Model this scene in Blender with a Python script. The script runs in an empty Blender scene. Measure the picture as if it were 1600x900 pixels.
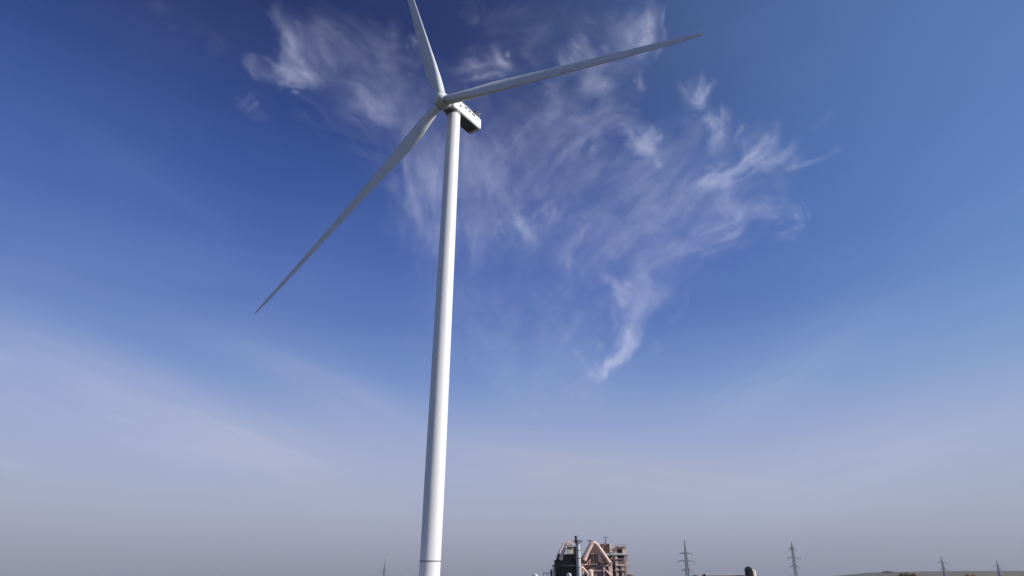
import bpy, bmesh, math, random
import numpy as np
from mathutils import Vector, Matrix
sc = bpy.context.scene
COL = sc.collection
rad = math.radians
# ------------------------------------------------------------------ camera, sky, sun, exposure
FPX = 946.0
PITCH = math.atan(453.0 / FPX)
EYE = 1.7
cam = bpy.data.cameras.new('camera'); cam_o = bpy.data.objects.new('camera', cam); COL.objects.link(cam_o)
cam.sensor_width = 36.0; cam.lens = FPX / 1600.0 * 36.0
cam.clip_start = 0.1; cam.clip_end = 400000.0
cam_o.location = (0, 0, EYE); cam_o.rotation_euler = (rad(90) + PITCH, 0, 0)
sc.camera = cam_o
SUN_EL, SUN_AZ = rad(33.0), rad(108.0)        # azimuth clockwise from +Y (the way the camera looks)
SDIR = Vector((math.sin(SUN_AZ) * math.cos(SUN_EL), math.cos(SUN_AZ) * math.cos(SUN_EL), math.sin(SUN_EL)))
sun = bpy.data.lights.new('sun', 'SUN'); sun.energy = 5.0; sun.angle = rad(0.53); sun.color = (1.0, 0.965, 0.91)
sun_o = bpy.data.objects.new('sun', sun); COL.objects.link(sun_o)
sun_o.rotation_euler = (-SDIR).to_track_quat('-Z', 'Y').to_euler()
sc.view_settings.view_transform = 'Standard'; sc.view_settings.look = 'None'
sc.view_settings.exposure = 0.0; sc.view_settings.gamma = 1.0
try: sc.view_settings.use_curve_mapping = False
except Exception: pass
sc.cycles.use_denoising = True
sc.cycles.volume_bounces = 1; sc.cycles.transparent_max_bounces = 12
sc.cycles.max_bounces = 6

CP, SP = math.cos(PITCH), math.sin(PITCH)
def ray(px, py):
    a, b = px - 800.0, 450.0 - py
    return Vector((a, FPX * CP - b * SP, FPX * SP + b * CP))
def at(px, py, D):                            # a point at ground distance D in front of the viewpoint
    r = ray(px, py); r = r * (D / r.y)
    return Vector((r.x, r.y, r.z + EYE))
def lin(c):
    return tuple(((v / 255.0) / 12.92 if v / 255.0 <= 0.04045 else ((v / 255.0 + 0.055) / 1.055) ** 2.4) for v in c) + (1.0,)

world = bpy.data.worlds.new('World'); sc.world = world; world.use_nodes = True
wt = world.node_tree; wt.nodes.clear()
def wn(t, **k):
    n = wt.nodes.new(t)
    for a, b in k.items(): setattr(n, a, b)
    return n
def wmath(op, a, b=None, c=None, clamp=False):
    n = wn('ShaderNodeMath', operation=op); n.use_clamp = clamp
    for i, v in enumerate((a, b, c)):
        if v is None: continue
        if isinstance(v, (int, float)): n.inputs[i].default_value = v
        else: wt.links.new(v, n.inputs[i])
    return n.outputs[0]
def wdot(v, vec):
    n = wn('ShaderNodeVectorMath', operation='DOT_PRODUCT'); wt.links.new(v, n.inputs[0]); n.inputs[1].default_value = vec
    return n.outputs['Value']
def wmix(f, a, b):
    n = wn('ShaderNodeMix', data_type='RGBA')
    for s, v in ((0, f), (6, a), (7, b)):
        if isinstance(v, (int, float)): n.inputs[s].default_value = v
        elif isinstance(v, tuple): n.inputs[s].default_value = v
        else: wt.links.new(v, n.inputs[s])
    return n.outputs[2]
tc = wn('ShaderNodeTexCoord'); DIR = tc.outputs['Generated']
nish = wn('ShaderNodeTexSky', sky_type='NISHITA', sun_disc=False, sun_elevation=SUN_EL, sun_rotation=SUN_AZ,
          air_density=1.0, dust_density=0.6, ozone_density=3.0)
sep = wn('ShaderNodeSeparateXYZ'); wt.links.new(DIR, sep.inputs[0]); EZ = sep.outputs[2]
def ramp(stops):
    n = wn('ShaderNodeValToRGB'); cr = n.color_ramp; cr.interpolation = 'CARDINAL'
    while len(cr.elements) > 1: cr.elements.remove(cr.elements[-1])
    cr.elements[0].position = stops[0][0]; cr.elements[0].color = lin(stops[0][1])
    for p, c in stops[1:]:
        e = cr.elements.new(p); e.color = lin(c)
    wt.links.new(EZ, n.inputs[0]); return n.outputs[0]
AWAY = [(0.0, (128, 132, 152)), (0.043, (149, 153, 174)), (0.086, (163, 169, 193)), (0.173, (157, 170, 205)), (0.263, (126, 151, 203)),
        (0.354, (96, 125, 188)), (0.441, (78, 107, 176)), (0.524, (62, 92, 161)), (0.60, (49, 76, 143)), (0.668, (39, 62, 122)), (0.726, (32, 51, 105)), (1.0, (22, 34, 78))]
SUNW = [(0.0, (138, 143, 160)), (0.043, (158, 164, 183)), (0.086, (162, 174, 196)), (0.173, (158, 177, 208)), (0.263, (134, 163, 208)),
        (0.354, (112, 148, 202)), (0.441, (100, 137, 196)), (0.524, (95, 130, 190)), (0.60, (92, 126, 184)), (0.668, (88, 121, 178)), (0.726, (84, 115, 172)), (1.0, (62, 90, 148))]
sundot = wdot(DIR, tuple(SDIR))
tsun = wn('ShaderNodeMapRange', interpolation_type='SMOOTHSTEP'); wt.links.new(sundot, tsun.inputs[0])
tsun.inputs[1].default_value = 0.12; tsun.inputs[2].default_value = 0.76
fit_sky = wmix(tsun.outputs[0], ramp(AWAY), ramp(SUNW))
nsc = wn('ShaderNodeVectorMath', operation='SCALE'); wt.links.new(nish.outputs[0], nsc.inputs[0]); nsc.inputs[3].default_value = 0.075
sky_col = wmix(0.95, nsc.outputs[0], fit_sky)
# thin cirrostratus streaks low in the sky, as bands around fixed sky directions
def band(p0, p1, width, amp, col, seed):
    global sky_col
    a, b = ray(*p0).normalized(), ray(*p1).normalized()
    m = (a + b).normalized(); u = (b - a).normalized(); v = m.cross(u).normalized()
    L = (b - a).length * 0.5
    du = wmath('DIVIDE', wdot(DIR, tuple(u)), L); dv = wmath('DIVIDE', wdot(DIR, tuple(v)), width / FPX)
    e = wmath('ADD', wmath('MULTIPLY', du, du), wmath('MULTIPLY', dv, dv))
    g = wmath('EXPONENT', wmath('MULTIPLY', e, -1.0))
    front = wmath('GREATER_THAN', wdot(DIR, tuple(m)), 0.0)
    cmb = wn('ShaderNodeCombineXYZ')
    wt.links.new(wmath('MULTIPLY', wdot(DIR, tuple(u)), 2.2), cmb.inputs[0])
    wt.links.new(wmath('MULTIPLY', wdot(DIR, tuple(v)), 17.0), cmb.inputs[1]); cmb.inputs[2].default_value = seed
    nz = wn('ShaderNodeTexNoise'); nz.inputs['Scale'].default_value = 1.6; nz.inputs['Detail'].default_value = 5; nz.inputs['Roughness'].default_value = 0.5; nz.inputs['Distortion'].default_value = 0.4
    wt.links.new(cmb.outputs[0], nz.inputs['Vector'])
    mr = wn('ShaderNodeMapRange'); wt.links.new(nz.outputs[0], mr.inputs[0]); mr.inputs[1].default_value = 0.3; mr.inputs[2].default_value = 0.7; mr.inputs[3].default_value = 0.35; mr.inputs[4].default_value = 1.25
    f = wmath('MULTIPLY', wmath('MULTIPLY', g, front), wmath('MULTIPLY', mr.outputs[0], amp), clamp=True)
    sky_col = wmix(f, sky_col, lin(col))
band((-150, 500), (330, 690), 50, 0.60, (176, 184, 218), 1.0)
band((200, 640), (560, 745), 38, 0.55, (186, 190, 212), 2.0)
band((-60, 712), (75, 738), 7, 0.22, (190, 196, 218), 3.0)
band((420, 560), (700, 720), 42, 0.26, (170, 178, 212), 4.0)
band((640, 700), (1240, 765), 34, 0.40, (186, 186, 204), 5.0)
band((1080, 800), (1700, 610), 42, 0.46, (178, 188, 214), 6.0)
band((1060, 690), (1330, 520), 40, 0.30, (160, 178, 214), 7.0)
band((700, 640), (1060, 610), 50, 0.20, (158, 172, 212), 8.0)
band((-120, 380), (420, 470), 60, 0.22, (130, 152, 208), 9.0)
band((60, 180), (420, 420), 40, 0.12, (110, 134, 190), 10.0)
band((300, 520), (620, 640), 22, 0.22, (165, 178, 216), 11.0)
band((1200, 640), (1650, 430), 60, 0.16, (150, 174, 216), 12.0)
# patchy unevenness of the whole dome
nz = wn('ShaderNodeTexNoise'); nz.inputs['Scale'].default_value = 3.0; nz.inputs['Detail'].default_value = 6; nz.inputs['Roughness'].default_value = 0.55
wt.links.new(DIR, nz.inputs['Vector'])
mrz = wn('ShaderNodeMapRange'); wt.links.new(nz.outputs[0], mrz.inputs[0]); mrz.inputs[1].default_value = 0.3; mrz.inputs[2].default_value = 0.7; mrz.inputs[3].default_value = -0.01; mrz.inputs[4].default_value = 0.035
sky_col = wmix(mrz.outputs[0], sky_col, lin((175, 182, 212)))
bg = wn('ShaderNodeBackground'); wt.links.new(sky_col, bg.inputs[0]); bg.inputs[1].default_value = 1.0
wo = wn('ShaderNodeOutputWorld'); wt.links.new(bg.outputs[0], wo.inputs[0])

# ------------------------------------------------------------------ helpers
def tag(o, label=None, cat=None, group=None, kind=None):
    if label: o['label'] = label
    if cat: o['category'] = cat
    if group: o['group'] = group
    if kind: o['kind'] = kind
    return o
def empty(name, loc, rz=0.0):
    o = bpy.data.objects.new(name, None); COL.objects.link(o); o.location = loc; o.rotation_euler = (0, 0, rz)
    o.empty_display_size = 1.0
    return o
def material(name, color, rough=0.6, metal=0.0, noise=None, bump=None, spec=0.4, streak=None):
    m = bpy.data.materials.new(name); m.use_nodes = True; nt = m.node_tree; b = nt.nodes['Principled BSDF']
    b.inputs['Base Color'].default_value = (*color, 1); b.inputs['Roughness'].default_value = rough; b.inputs['Metallic'].default_value = metal
    b.inputs['Specular IOR Level'].default_value = spec
    t = nt.nodes.new('ShaderNodeTexCoord')
    if noise:
        c2, scale, lo, hi = noise
        mp = nt.nodes.new('ShaderNodeMapping'); nt.links.new(t.outputs['Object'], mp.inputs[0])
        if streak: mp.inputs['Scale'].default_value = streak
        n = nt.nodes.new('ShaderNodeTexNoise'); n.inputs['Scale'].default_value = scale; n.inputs['Detail'].default_value = 6; n.inputs['Roughness'].default_value = 0.6
        nt.links.new(mp.outputs[0], n.inputs['Vector'])
        r = nt.nodes.new('ShaderNodeMapRange'); r.inputs[1].default_value = lo; r.inputs[2].default_value = hi; nt.links.new(n.outputs[0], r.inputs[0])
        x = nt.nodes.new('ShaderNodeMix'); x.data_type = 'RGBA'; x.inputs[6].default_value = (*color, 1); x.inputs[7].default_value = (*c2, 1)
        nt.links.new(r.outputs[0], x.inputs[0]); nt.links.new(x.outputs[2], b.inputs['Base Color'])
    if bump:
        n = nt.nodes.new('ShaderNodeTexNoise'); n.inputs['Scale'].default_value = bump[0]; n.inputs['Detail'].default_value = 4; nt.links.new(t.outputs['Object'], n.inputs['Vector'])
        bp = nt.nodes.new('ShaderNodeBump'); bp.inputs['Strength'].default_value = bump[1]; bp.inputs['Distance'].default_value = 0.05
        nt.links.new(n.outputs[0], bp.inputs['Height']); nt.links.new(bp.outputs[0], b.inputs['Normal'])
    return m
class MB:
    def __init__(s): s.v = []; s.f = []
    def add(s, vs, fs):
        n = len(s.v); s.v += [tuple(v) for v in vs]; s.f += [tuple(i + n for i in f) for f in fs]; return s
    def box(s, x0, x1, y0, y1, z0, z1):
        vs = [(x, y, z) for z in (z0, z1) for y in (y0, y1) for x in (x0, x1)]
        return s.add(vs, [(0, 2, 3, 1), (4, 5, 7, 6), (0, 1, 5, 4), (2, 6, 7, 3), (0, 4, 6, 2), (1, 3, 7, 5)])
    def frustum(s, p0, p1, r0, r1, n=16, caps=True):
        p0, p1 = Vector(p0), Vector(p1); d = (p1 - p0).normalized()
        u = d.orthogonal().normalized(); w = d.cross(u); k = len(s.v)
        for p, r in ((p0, r0), (p1, r1)):
            for i in range(n):
                a = 2 * math.pi * i / n; s.v.append(tuple(p + (u * math.cos(a) + w * math.sin(a)) * r))
        for i in range(n): s.f.append((k + i, k + (i + 1) % n, k + n + (i + 1) % n, k + n + i))
        if caps: s.f.append(tuple(k + i for i in reversed(range(n)))); s.f.append(tuple(k + n + i for i in range(n)))
        return s
    def bar(s, p0, p1, w, n=4): return s.frustum(p0, p1, w * 0.7, w * 0.7, n)
    def tube(s, pts, r, n=12):
        for a, b in zip(pts[:-1], pts[1:]): s.frustum(a, b, r, r, n)
        for p in pts[1:-1]: s.ball(p, r * 1.0, n)
        return s
    def ball(s, c, r, n=12, m=6, zs=1.0, half=False):
        c = Vector(c); rings = []
        lo = 0 if half else -m
        prof = [(math.pi / 2) * i / m for i in range(lo, m + 1)]
        return s.lathe([(max(1e-4, r * math.cos(t)), r * zs * math.sin(t)) for t in prof], c, n)
    def lathe(s, prof, c=(0, 0, 0), n=48, axis=None):
        c = Vector(c); k = len(s.v)
        if axis is None: X, Y, Z = Vector((1, 0, 0)), Vector((0, 1, 0)), Vector((0, 0, 1))
        else:
            Z = Vector(axis).normalized(); X = Z.orthogonal().normalized(); Y = Z.cross(X)
        for r, h in prof:
            for i in range(n):
                a = 2 * math.pi * i / n; s.v.append(tuple(c + X * (r * math.cos(a)) + Y * (r * math.sin(a)) + Z * h))
        for j in range(len(prof) - 1):
            for i in range(n): s.f.append((k + j * n + i, k + j * n + (i + 1) % n, k + (j + 1) * n + (i + 1) % n, k + (j + 1) * n + i))
        s.f.append(tuple(k + i for i in reversed(range(n)))); q = k + (len(prof) - 1) * n; s.f.append(tuple(q + i for i in range(n)))
        return s
    def build(s, name, mat, parent=None, smooth=False, bevel=0.0):
        me = bpy.data.meshes.new(name); me.from_pydata(s.v, [], s.f); me.validate(); me.update()
        bm = bmesh.new(); bm.from_mesh(me); bmesh.ops.recalc_face_normals(bm, faces=bm.faces); bm.to_mesh(me); bm.free()
        o = bpy.data.objects.new(name, me); COL.objects.link(o); me.materials.append(mat)
        if smooth:
            me.polygons.foreach_set('use_smooth', [True] * len(me.polygons))
            try: me.set_sharp_from_angle(angle=rad(35))
            except Exception: pass
        if bevel:
            b = o.modifiers.new('bevel', 'BEVEL'); b.width = bevel; b.segments = 3; b.limit_method = 'ANGLE'
        if parent: o.parent = parent
        return o

M = {}
M['paint'] = material('turbine_paint', (0.80, 0.80, 0.785), 0.42, noise=((0.70, 0.70, 0.69), 0.5, 0.45, 0.75), streak=(1, 1, 0.12))
M['blade'] = material('blade_gelcoat', (0.70, 0.705, 0.70), 0.38, noise=((0.58, 0.58, 0.565), 0.35, 0.5, 0.8))
M['dark'] = material('dark_rubber', (0.03, 0.03, 0.033), 0.7)
M['seam'] = material('flange_seal', (0.16, 0.16, 0.17), 0.6)
M['shed'] = material('shed_cladding', (0.30, 0.275, 0.28), 0.8)
M['steel'] = material('galvanised_steel', (0.26, 0.27, 0.29), 0.6, 0.2)
M['belly_shade'] = material('belly_shade_grey', (0.10, 0.105, 0.11), 0.6)  # dark grey that paints in the shade beneath the nacelle
M['soil'] = material('dry_field', (0.036, 0.028, 0.020), 0.95, noise=((0.028, 0.030, 0.016), 0.02, 0.4, 0.62), spec=0.1)
M['gravel'] = material('gravel', (0.30, 0.28, 0.25), 0.95, noise=((0.2, 0.19, 0.17), 3.0, 0.4, 0.6), bump=(12, 0.6), spec=0.1)
M['concrete'] = material('concrete', (0.40, 0.39, 0.36), 0.9, noise=((0.30, 0.29, 0.27), 1.5, 0.4, 0.65))
M['hill'] = material('hill_grass', (0.085, 0.10, 0.065), 1.0, noise=((0.13, 0.115, 0.085), 0.004, 0.4, 0.6), spec=0.05)
M['pink'] = material('pink_duct_paint', (0.88, 0.64, 0.54), 0.7, noise=((0.66, 0.46, 0.39), 0.25, 0.45, 0.7), streak=(1, 1, 0.3))
M['cream'] = material('pale_cladding', (0.78, 0.66, 0.55), 0.75, noise=((0.56, 0.43, 0.34), 0.3, 0.45, 0.7))
M['ochre'] = material('ochre_cladding', (0.36, 0.22, 0.09), 0.8, noise=((0.2, 0.11, 0.05), 0.3, 0.4, 0.6))
M['rust'] = material('rust_brown_cladding', (0.17, 0.085, 0.07), 0.85, noise=((0.30, 0.16, 0.125), 0.22, 0.45, 0.66))
M['plum'] = material('plum_cladding', (0.24, 0.165, 0.165), 0.85, noise=((0.15, 0.10, 0.10), 0.3, 0.4, 0.65))
M['black'] = material('black_cladding', (0.006, 0.007, 0.009), 0.9, noise=((0.015, 0.013, 0.014), 0.2, 0.45, 0.65), spec=0.08)
M['stack'] = material('chimney_paint', (0.56, 0.57, 0.58), 0.6, noise=((0.42, 0.43, 0.44), 0.3, 0.45, 0.7), streak=(1, 1, 0.2))
M['slate'] = material('slate_steel', (0.035, 0.05, 0.065), 0.7)
M['grey'] = material('grey_pink_concrete', (0.74, 0.55, 0.47), 0.85, noise=((0.30, 0.25, 0.23), 0.3, 0.4, 0.7))
M['white'] = material('white_paint', (0.75, 0.73, 0.70), 0.6)
M['bark'] = material('bark', (0.08, 0.06, 0.045), 0.95)
M['leaf_rust'] = material('rust_leaves', (0.34, 0.155, 0.05), 0.8, noise=((0.10, 0.09, 0.03), 0.35, 0.42, 0.6), spec=0.1)
M['leaf_amber'] = material('amber_leaves', (0.60, 0.34, 0.14), 0.8, noise=((0.40, 0.13, 0.06), 0.35, 0.42, 0.6), spec=0.1)
# ------------------------------------------------------------------ ground and hills
def sheet(name, x0, x1, y0, y1, z, mat, nx=1, ny=1):
    vs = [(x0 + (x1 - x0) * i / nx, y0 + (y1 - y0) * j / ny, z) for j in range(ny + 1) for i in range(nx + 1)]
    fs = [(j * (nx + 1) + i, j * (nx + 1) + i + 1, (j + 1) * (nx + 1) + i + 1, (j + 1) * (nx + 1) + i) for j in range(ny) for i in range(nx)]
    b = MB(); b.add(vs, fs); o = b.build(name, mat); return o
GX = 7600.0
tag(sheet('ground', -GX, GX, -2500, 7600, 0.0, M['soil'], 40, 40), kind='structure')
TX, TY = -16.17, 131.4
p = MB(); p.lathe([(14, 0.0), (14, 0.05)], (TX, TY, 0.004), 48)
tag(p.build('gravel_pad', M['gravel']), kind='structure')

def hill(name, xs, top, y0, y1, mat, seed, rough=1.0):
    r = random.Random(seed); ph = [r.uniform(0, 6.28) for _ in range(8)]
    nx, ny = 160, 40; vs = []
    for j in range(ny + 1):
        t = j / ny; y = y0 + (y1 - y0) * t
        env = math.sin(min(1.0, t / 0.55) * math.pi / 2) ** 1.2 if t < 0.55 else math.cos((t - 0.55) / 0.45 * math.pi / 2)
        for i in range(nx + 1):
            x = xs[0] + (xs[1] - xs[0]) * i / nx
            w = sum(math.sin(x * (0.0017 * (q + 1)) + ph[q]) / (q + 1.5) for q in range(5)) * 0.9 * rough + math.sin(y * 0.004 + x * 0.003 + ph[6]) * 1.2
            vs.append((x, y, max(-0.5, (top(x) + w) * env - 0.4)))
    fs = [(j * (nx + 1) + i, j * (nx + 1) + i + 1, (j + 1) * (nx + 1) + i + 1, (j + 1) * (nx + 1) + i) for j in range(ny) for i in range(nx)]
    b = MB(); b.add(vs, fs); return tag(b.build(name, mat, smooth=True), kind='structure')
def prof(D, pts):
    P = [(at(px, py, D).x, at(px, py, D).z) for px, py in pts]
    X = [q[0] for q in P]; Z = [q[1] for q in P]
    return lambda x: float(np.interp(x, X, Z))
DH = 4600.0
hill('hill', (at(1290, 900, DH).x, 5600), prof(DH, [(1290, 904), (1325, 901), (1350, 897), (1372, 894.2), (1400, 893.6), (1440, 892.9), (1500, 892.4), (1600, 892.2), (1750, 893), (2000, 896)]), 3700, 5300, M['hill'], 4)

# ------------------------------------------------------------------ wind turbine
YAW, TILT, HZ, OVH = 0.62, 0.0786, 117.84 + EYE, 4.8
dr = Vector((math.sin(YAW), math.cos(YAW), 0)); rt = Vector((dr.y, -dr.x, 0))
wt_o = empty('wind_turbine', (TX, TY, 0))
tag(wt_o, 'tall white three-bladed wind turbine rising from the bottom of the view', 'wind turbine')
NB = 117.0 + EYE - 0.35                                     # underside of the nacelle
def rtow(z): return 2.14 - 0.10 * max(0.0, (20 - z) / 20.0) - 0.36 * (z / NB) ** 1.6
t = MB(); zs = [0.05 + (NB - 0.6) * i / 60 for i in range(61)]
t.lathe([(rtow(z), z) for z in zs], n=96); tower = t.build('tower', M['paint'], wt_o, smooth=True)
zb = at(673, 877, TY).z
t = MB(); t.lathe([(rtow(zb) + .012, zb - .10), (rtow(zb) + .05, zb - .085), (rtow(zb) + .05, zb + .085), (rtow(zb) + .012, zb + .10)], n=96)
t.build('flange', M['seam'], tower, smooth=True)
t = MB(); t.lathe([(3.4, 0.05), (3.4, .45), (3.1, .5)], n=64); t.build('foundation_ring', M['concrete'], wt_o)
t = MB(); t.lathe([(rtow(NB) + .03, NB - .62), (rtow(NB) + .12, NB - .5), (rtow(NB) + .12, NB - .02), (1.5, NB + .1)], n=64); t.build('yaw_bearing', M['seam'], wt_o, smooth=True)

# nacelle: built in its own axes (x = to the rear, y = to the right, z = up), then turned
NM = Matrix(((dr.x, rt.x, 0), (dr.y, rt.y, 0), (0, 0, 1))).to_4x4()
nac = empty('nacelle', (0, 0, 0)); bpy.data.objects.remove(nac)
def nmb(b):
    b.v = [tuple(NM @ Vector(v)) for v in b.v]; return b
H0, H1 = NB, NB + 4.0
b = MB()
secs = [(-3.0, 1.45, H0 + .55, H1 - .65), (-2.1, 1.95, H0 + .05, H1 - .12), (-1.2, 2.08, H0, H1), (8.4, 2.08, H0 + .02, H1), (9.55, 2.0, H0 + .30, H1 - .04)]
k = []
for (x, hw, z0, z1) in secs:
    ch = .28
    k.append([(x, -hw, z0 + ch), (x, -hw + ch, z0), (x, hw - ch, z0), (x, hw, z0 + ch), (x, hw, z1 - ch), (x, hw - ch, z1), (x, -hw + ch, z1), (x, -hw, z1 - ch)])
vs = [v for r_ in k for v in r_]; fs = []
for j in range(len(k) - 1):
    for i in range(8): fs.append((j * 8 + i, j * 8 + (i + 1) % 8, j * 8 + 8 + (i + 1) % 8, j * 8 + 8 + i))
fs.append(tuple(range(7, -1, -1))); fs.append(tuple((len(k) - 1) * 8 + i for i in range(8)))
b.add(vs, fs); nac = nmb(b).build('nacelle', M['paint'], wt_o, bevel=0.05)
b = MB(); b.box(-1.1, 8.3, -1.78, 1.78, H0 - .03, H0 + .06); nmb(b).build('belly_shade_panel', M['belly_shade'], nac)  # added panel, its dark colour deepens the shade on the underside
# side joint, vents, hatches, roof rail, cooler and wind mast
b = MB(); b.box(-1.0, 8.9, 2.085, 2.10, H1 - 1.42, H1 - 1.28); nmb(b).build('panel_joint', M['seam'], nac)
for x, z, w, h in ((-.7, H1 - .62, .6, .6), (.2, H1 - 1.95, .7, .6), (2.6, H1 - .85, 1.1, .45), (4.3, H1 - .85, .9, .45), (6.0, H1 - .85, 1.3, .45)):
    b = MB(); b.box(x - w / 2, x + w / 2, 2.06, 2.12, z - h / 2, z + h / 2); nmb(b).build('vent', M['dark'], nac)
b = MB(); b.box(1.2, 3.4, -1.0, 1.0, H1 - .01, H1 + .18); nmb(b).build('roof_hatch', M['paint'], nac, bevel=.04)
b = MB(); b.box(6.9, 8.3, -1.2, 2.0, H1 - .01, H1 + 1.5); cool = nmb(b).build('cooler', M['dark'], nac, bevel=.06)
b = MB(); b.bar((8.9, 1.7, H1 - .05), (8.9, 1.7, H1 + 1.9), .07); b.bar((8.9, 1.3, H1 + 1.5), (8.9, 2.1, H1 + 1.5), .05)
b.ball((8.9, 1.3, H1 + 1.65), .12, 8, 4); b.bar((8.7, 2.1, H1 + 1.65), (9.15, 2.1, H1 + 1.65), .06); nmb(b).build('wind_mast', M['paint'], nac)
b = MB()
for x in (-1, 1, 3, 5, 7): b.bar((x, 1.8, H1 - .02), (x, 1.8, H1 + .45), .035)
b.bar((-1, 1.8, H1 + .45), (7, 1.8, H1 + .45), .035); nmb(b).build('roof_rail', M['paint'], nac)

# hub and blades
hc = Vector((TX - dr.x * OVH - TX, TY - dr.y * OVH - TY, HZ))       # local to the turbine's base
ax = Vector((-dr.x * math.cos(TILT), -dr.y * math.cos(TILT), math.sin(TILT)))
uu = ax.cross(Vector((0, 0, 1))).normalized(); ww = uu.cross(ax)
hb = MB()
hb.lathe([(1.45, -1.95), (1.75, -1.8), (2.0, -1.3), (2.08, -.4), (2.05, .5), (1.86, 1.25), (1.5, 1.85), (1.0, 2.3), (.5, 2.5), (.01, 2.58)], hc, 48, ax)
hub_o = hb.build('hub', M['paint'], wt_o, smooth=True)
jb = MB(); jb.lathe([(1.55, -2.7), (1.9, -2.55), (1.92, -1.9), (1.5, -1.86)], hc, 40, ax); jb.build('hub_shade_collar', M['seam'], hub_o)  # collar enlarged and kept dark to stand in for shade under the hub
LB = 76.8
AZ = [(0.3053, 0.0893), (0.2710 + 2 * math.pi / 3, 0.0856), (0.1533 + 4 * math.pi / 3, 0.0524)]
def blade(az, cone):
    bd = (ww * math.cos(az) + uu * math.sin(az) + ax * cone).normalized()
    tl = (-ax).cross(bd).normalized(); nn = bd.cross(tl); 
    if nn.dot(ax) < 0: nn = -nn
    R = [1.9, 2.6, 3.4, 4.6, 6.5, 8.5, 11, 13.5, 16, 20, 25, 30, 36, 42, 48, 54, 60, 65, 69, 72, 74.2, 75.8, 76.5, 76.8]
    NP = 40; bm = MB(); k0 = 0
    for r in R:
        f = r / LB
        chord = float(np.interp(r, [0, 3.4, 6.5, 11, 16, 25, 36, 48, 60, 69, 74.2, 76.2, 76.8], [2.5, 2.55, 3.3, 4.5, 4.8, 4.15, 3.4, 2.7, 2.1, 1.6, 1.1, .7, .2]))
        thick = float(np.interp(r, [0, 3.4, 6.5, 11, 16, 25, 36, 50, 76.8], [1.0, .99, .78, .50, .37, .29, .24, .20, .17]))
        circ = float(np.interp(r, [0, 3.2, 6.5, 11, 14], [1, 1, .62, .18, 0]))
        tw = rad(float(np.interp(r, [0, 8, 16, 30, 50, 76.8], [16, 13.5, 9, 4.5, 1.2, -1.0])) + 2.5)
        pa = .5 * circ + .32 * (1 - circ)
        cd = tl * math.cos(tw) + nn * math.sin(tw); td = nn * math.cos(tw) - tl * math.sin(tw)
        flex = nn * (0.9 * f ** 2.4 - 0.5 * f)                          # slight pre-bend
        c0 = hc + bd * r + flex
        for i in range(NP):
            a = 2 * math.pi * i / NP
            xc = .5 - .5 * math.cos(a)                                   # 0 leading edge, 1 trailing edge
            s = 1 if a < math.pi else -1
            yt = 5 * thick * (.2969 * math.sqrt(max(0, xc)) - .126 * xc - .3516 * xc ** 2 + .2843 * xc ** 3 - .1015 * xc ** 4)
            cam_ = .035 * 4 * xc * (1 - xc)
            ya = s * yt * (1.0 if s > 0 else .8) - cam_ * .6
            yc = .5 * math.sin(a)
            y = circ * yc * min(1, thick * 1.0) + (1 - circ) * ya
            bm.v.append(tuple(c0 + cd * ((pa - xc) * chord) - td * (y * chord)))
    n = len(R)
    for j in range(n - 1):
        for i in range(NP): bm.f.append((j * NP + i, j * NP + (i + 1) % NP, (j + 1) * NP + (i + 1) % NP, (j + 1) * NP + i))
    bm.f.append(tuple(reversed(range(NP)))); bm.f.append(tuple((n - 1) * NP + i for i in range(NP)))
    o = bm.build('blade', M['blade'], wt_o, smooth=True)
    c = MB(); c.frustum(hc + bd * 1.35, hc + bd * 2.05, 1.40, 1.36, 32); c.build('root_collar', M['paint'], o, smooth=True)
    c = MB(); c.frustum(hc + bd * 2.05, hc + bd * 2.26, 1.34, 1.34, 32); c.build('root_seal', M['seam'], o, smooth=True)
for a_, c_ in AZ: blade(a_, c_)

# ------------------------------------------------------------------ cement works
DP = 700.0
def X(px, D=DP): return at(px, 900, D).x * (1.0) if False else (px - 800.0) / 1040.0 * D
def Z(py, D=DP): return at(800, py, D).z
def pbox(m, x0, x1, y0, y1, d0, d1, D=DP):          # extents given by what they cover, depth in metres behind the plane D
    return m.box(X(x0, D), X(x1, D), D + d0, D + d1, Z(y1, D), Z(y0, D))
def V(px, py, d=0.0, D=DP): return (X(px, D), D + d, Z(py, D))
GZ = 904.0
def local(root, objs=None): pass
def thing(name, loc, label, cat, group=None):
    r = empty(name, loc); tag(r, label, cat, group); return r
def part(root, m, name, mat, parent=None, **k):
    off = root.location
    m.v = [(v[0] - off.x, v[1] - off.y, v[2] - off.z) for v in m.v]
    return m.build(name, mat, parent or root, **k)
GB = Z(902.6)                                        # ground level seen at that distance is z = 0
def pz(m, x0, x1, ytop, d0, d1): return m.box(X(x0), X(x1), DP + d0, DP + d1, 0.0, Z(ytop))

# black clad tower on the left
bt = thing('clad_tower', (X(886), DP, 0), 'black clad tower with a slanting pale duct on its shoulder, left end of the works', 'industrial building')
m = MB(); pz(m, 873.5, 898, 865.5, 6, 26); pz(m, 868.5, 874, 874.5, 8, 26); pz(m, 898, 910, 853, 12, 26)
main = part(bt, m, 'wall', M['black'])
m = MB(); m.add([V(868.5, 882, 5), V(874, 865, 5), V(874, 882, 5), V(868.5, 882, 24), V(874, 865, 24), V(874, 882, 24)], [(0, 1, 2), (3, 5, 4), (0, 3, 4, 1), (1, 4, 5, 2), (0, 2, 5, 3)]); part(bt, m, 'slanting_wall', M['black'])
m = MB(); pbox(m, 864.5, 899, 882.6, 884.2, 2, 26); part(bt, m, 'ledge', M['slate'])
m = MB(); pz(m, 864.8, 867.6, 885, 4, 12); part(bt, m, 'annex', M['grey'])
m = MB(); pbox(m, 888.5, 897.6, 855.5, 865.0, 5, 12); part(bt, m, 'penthouse', M['cream'])
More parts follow.
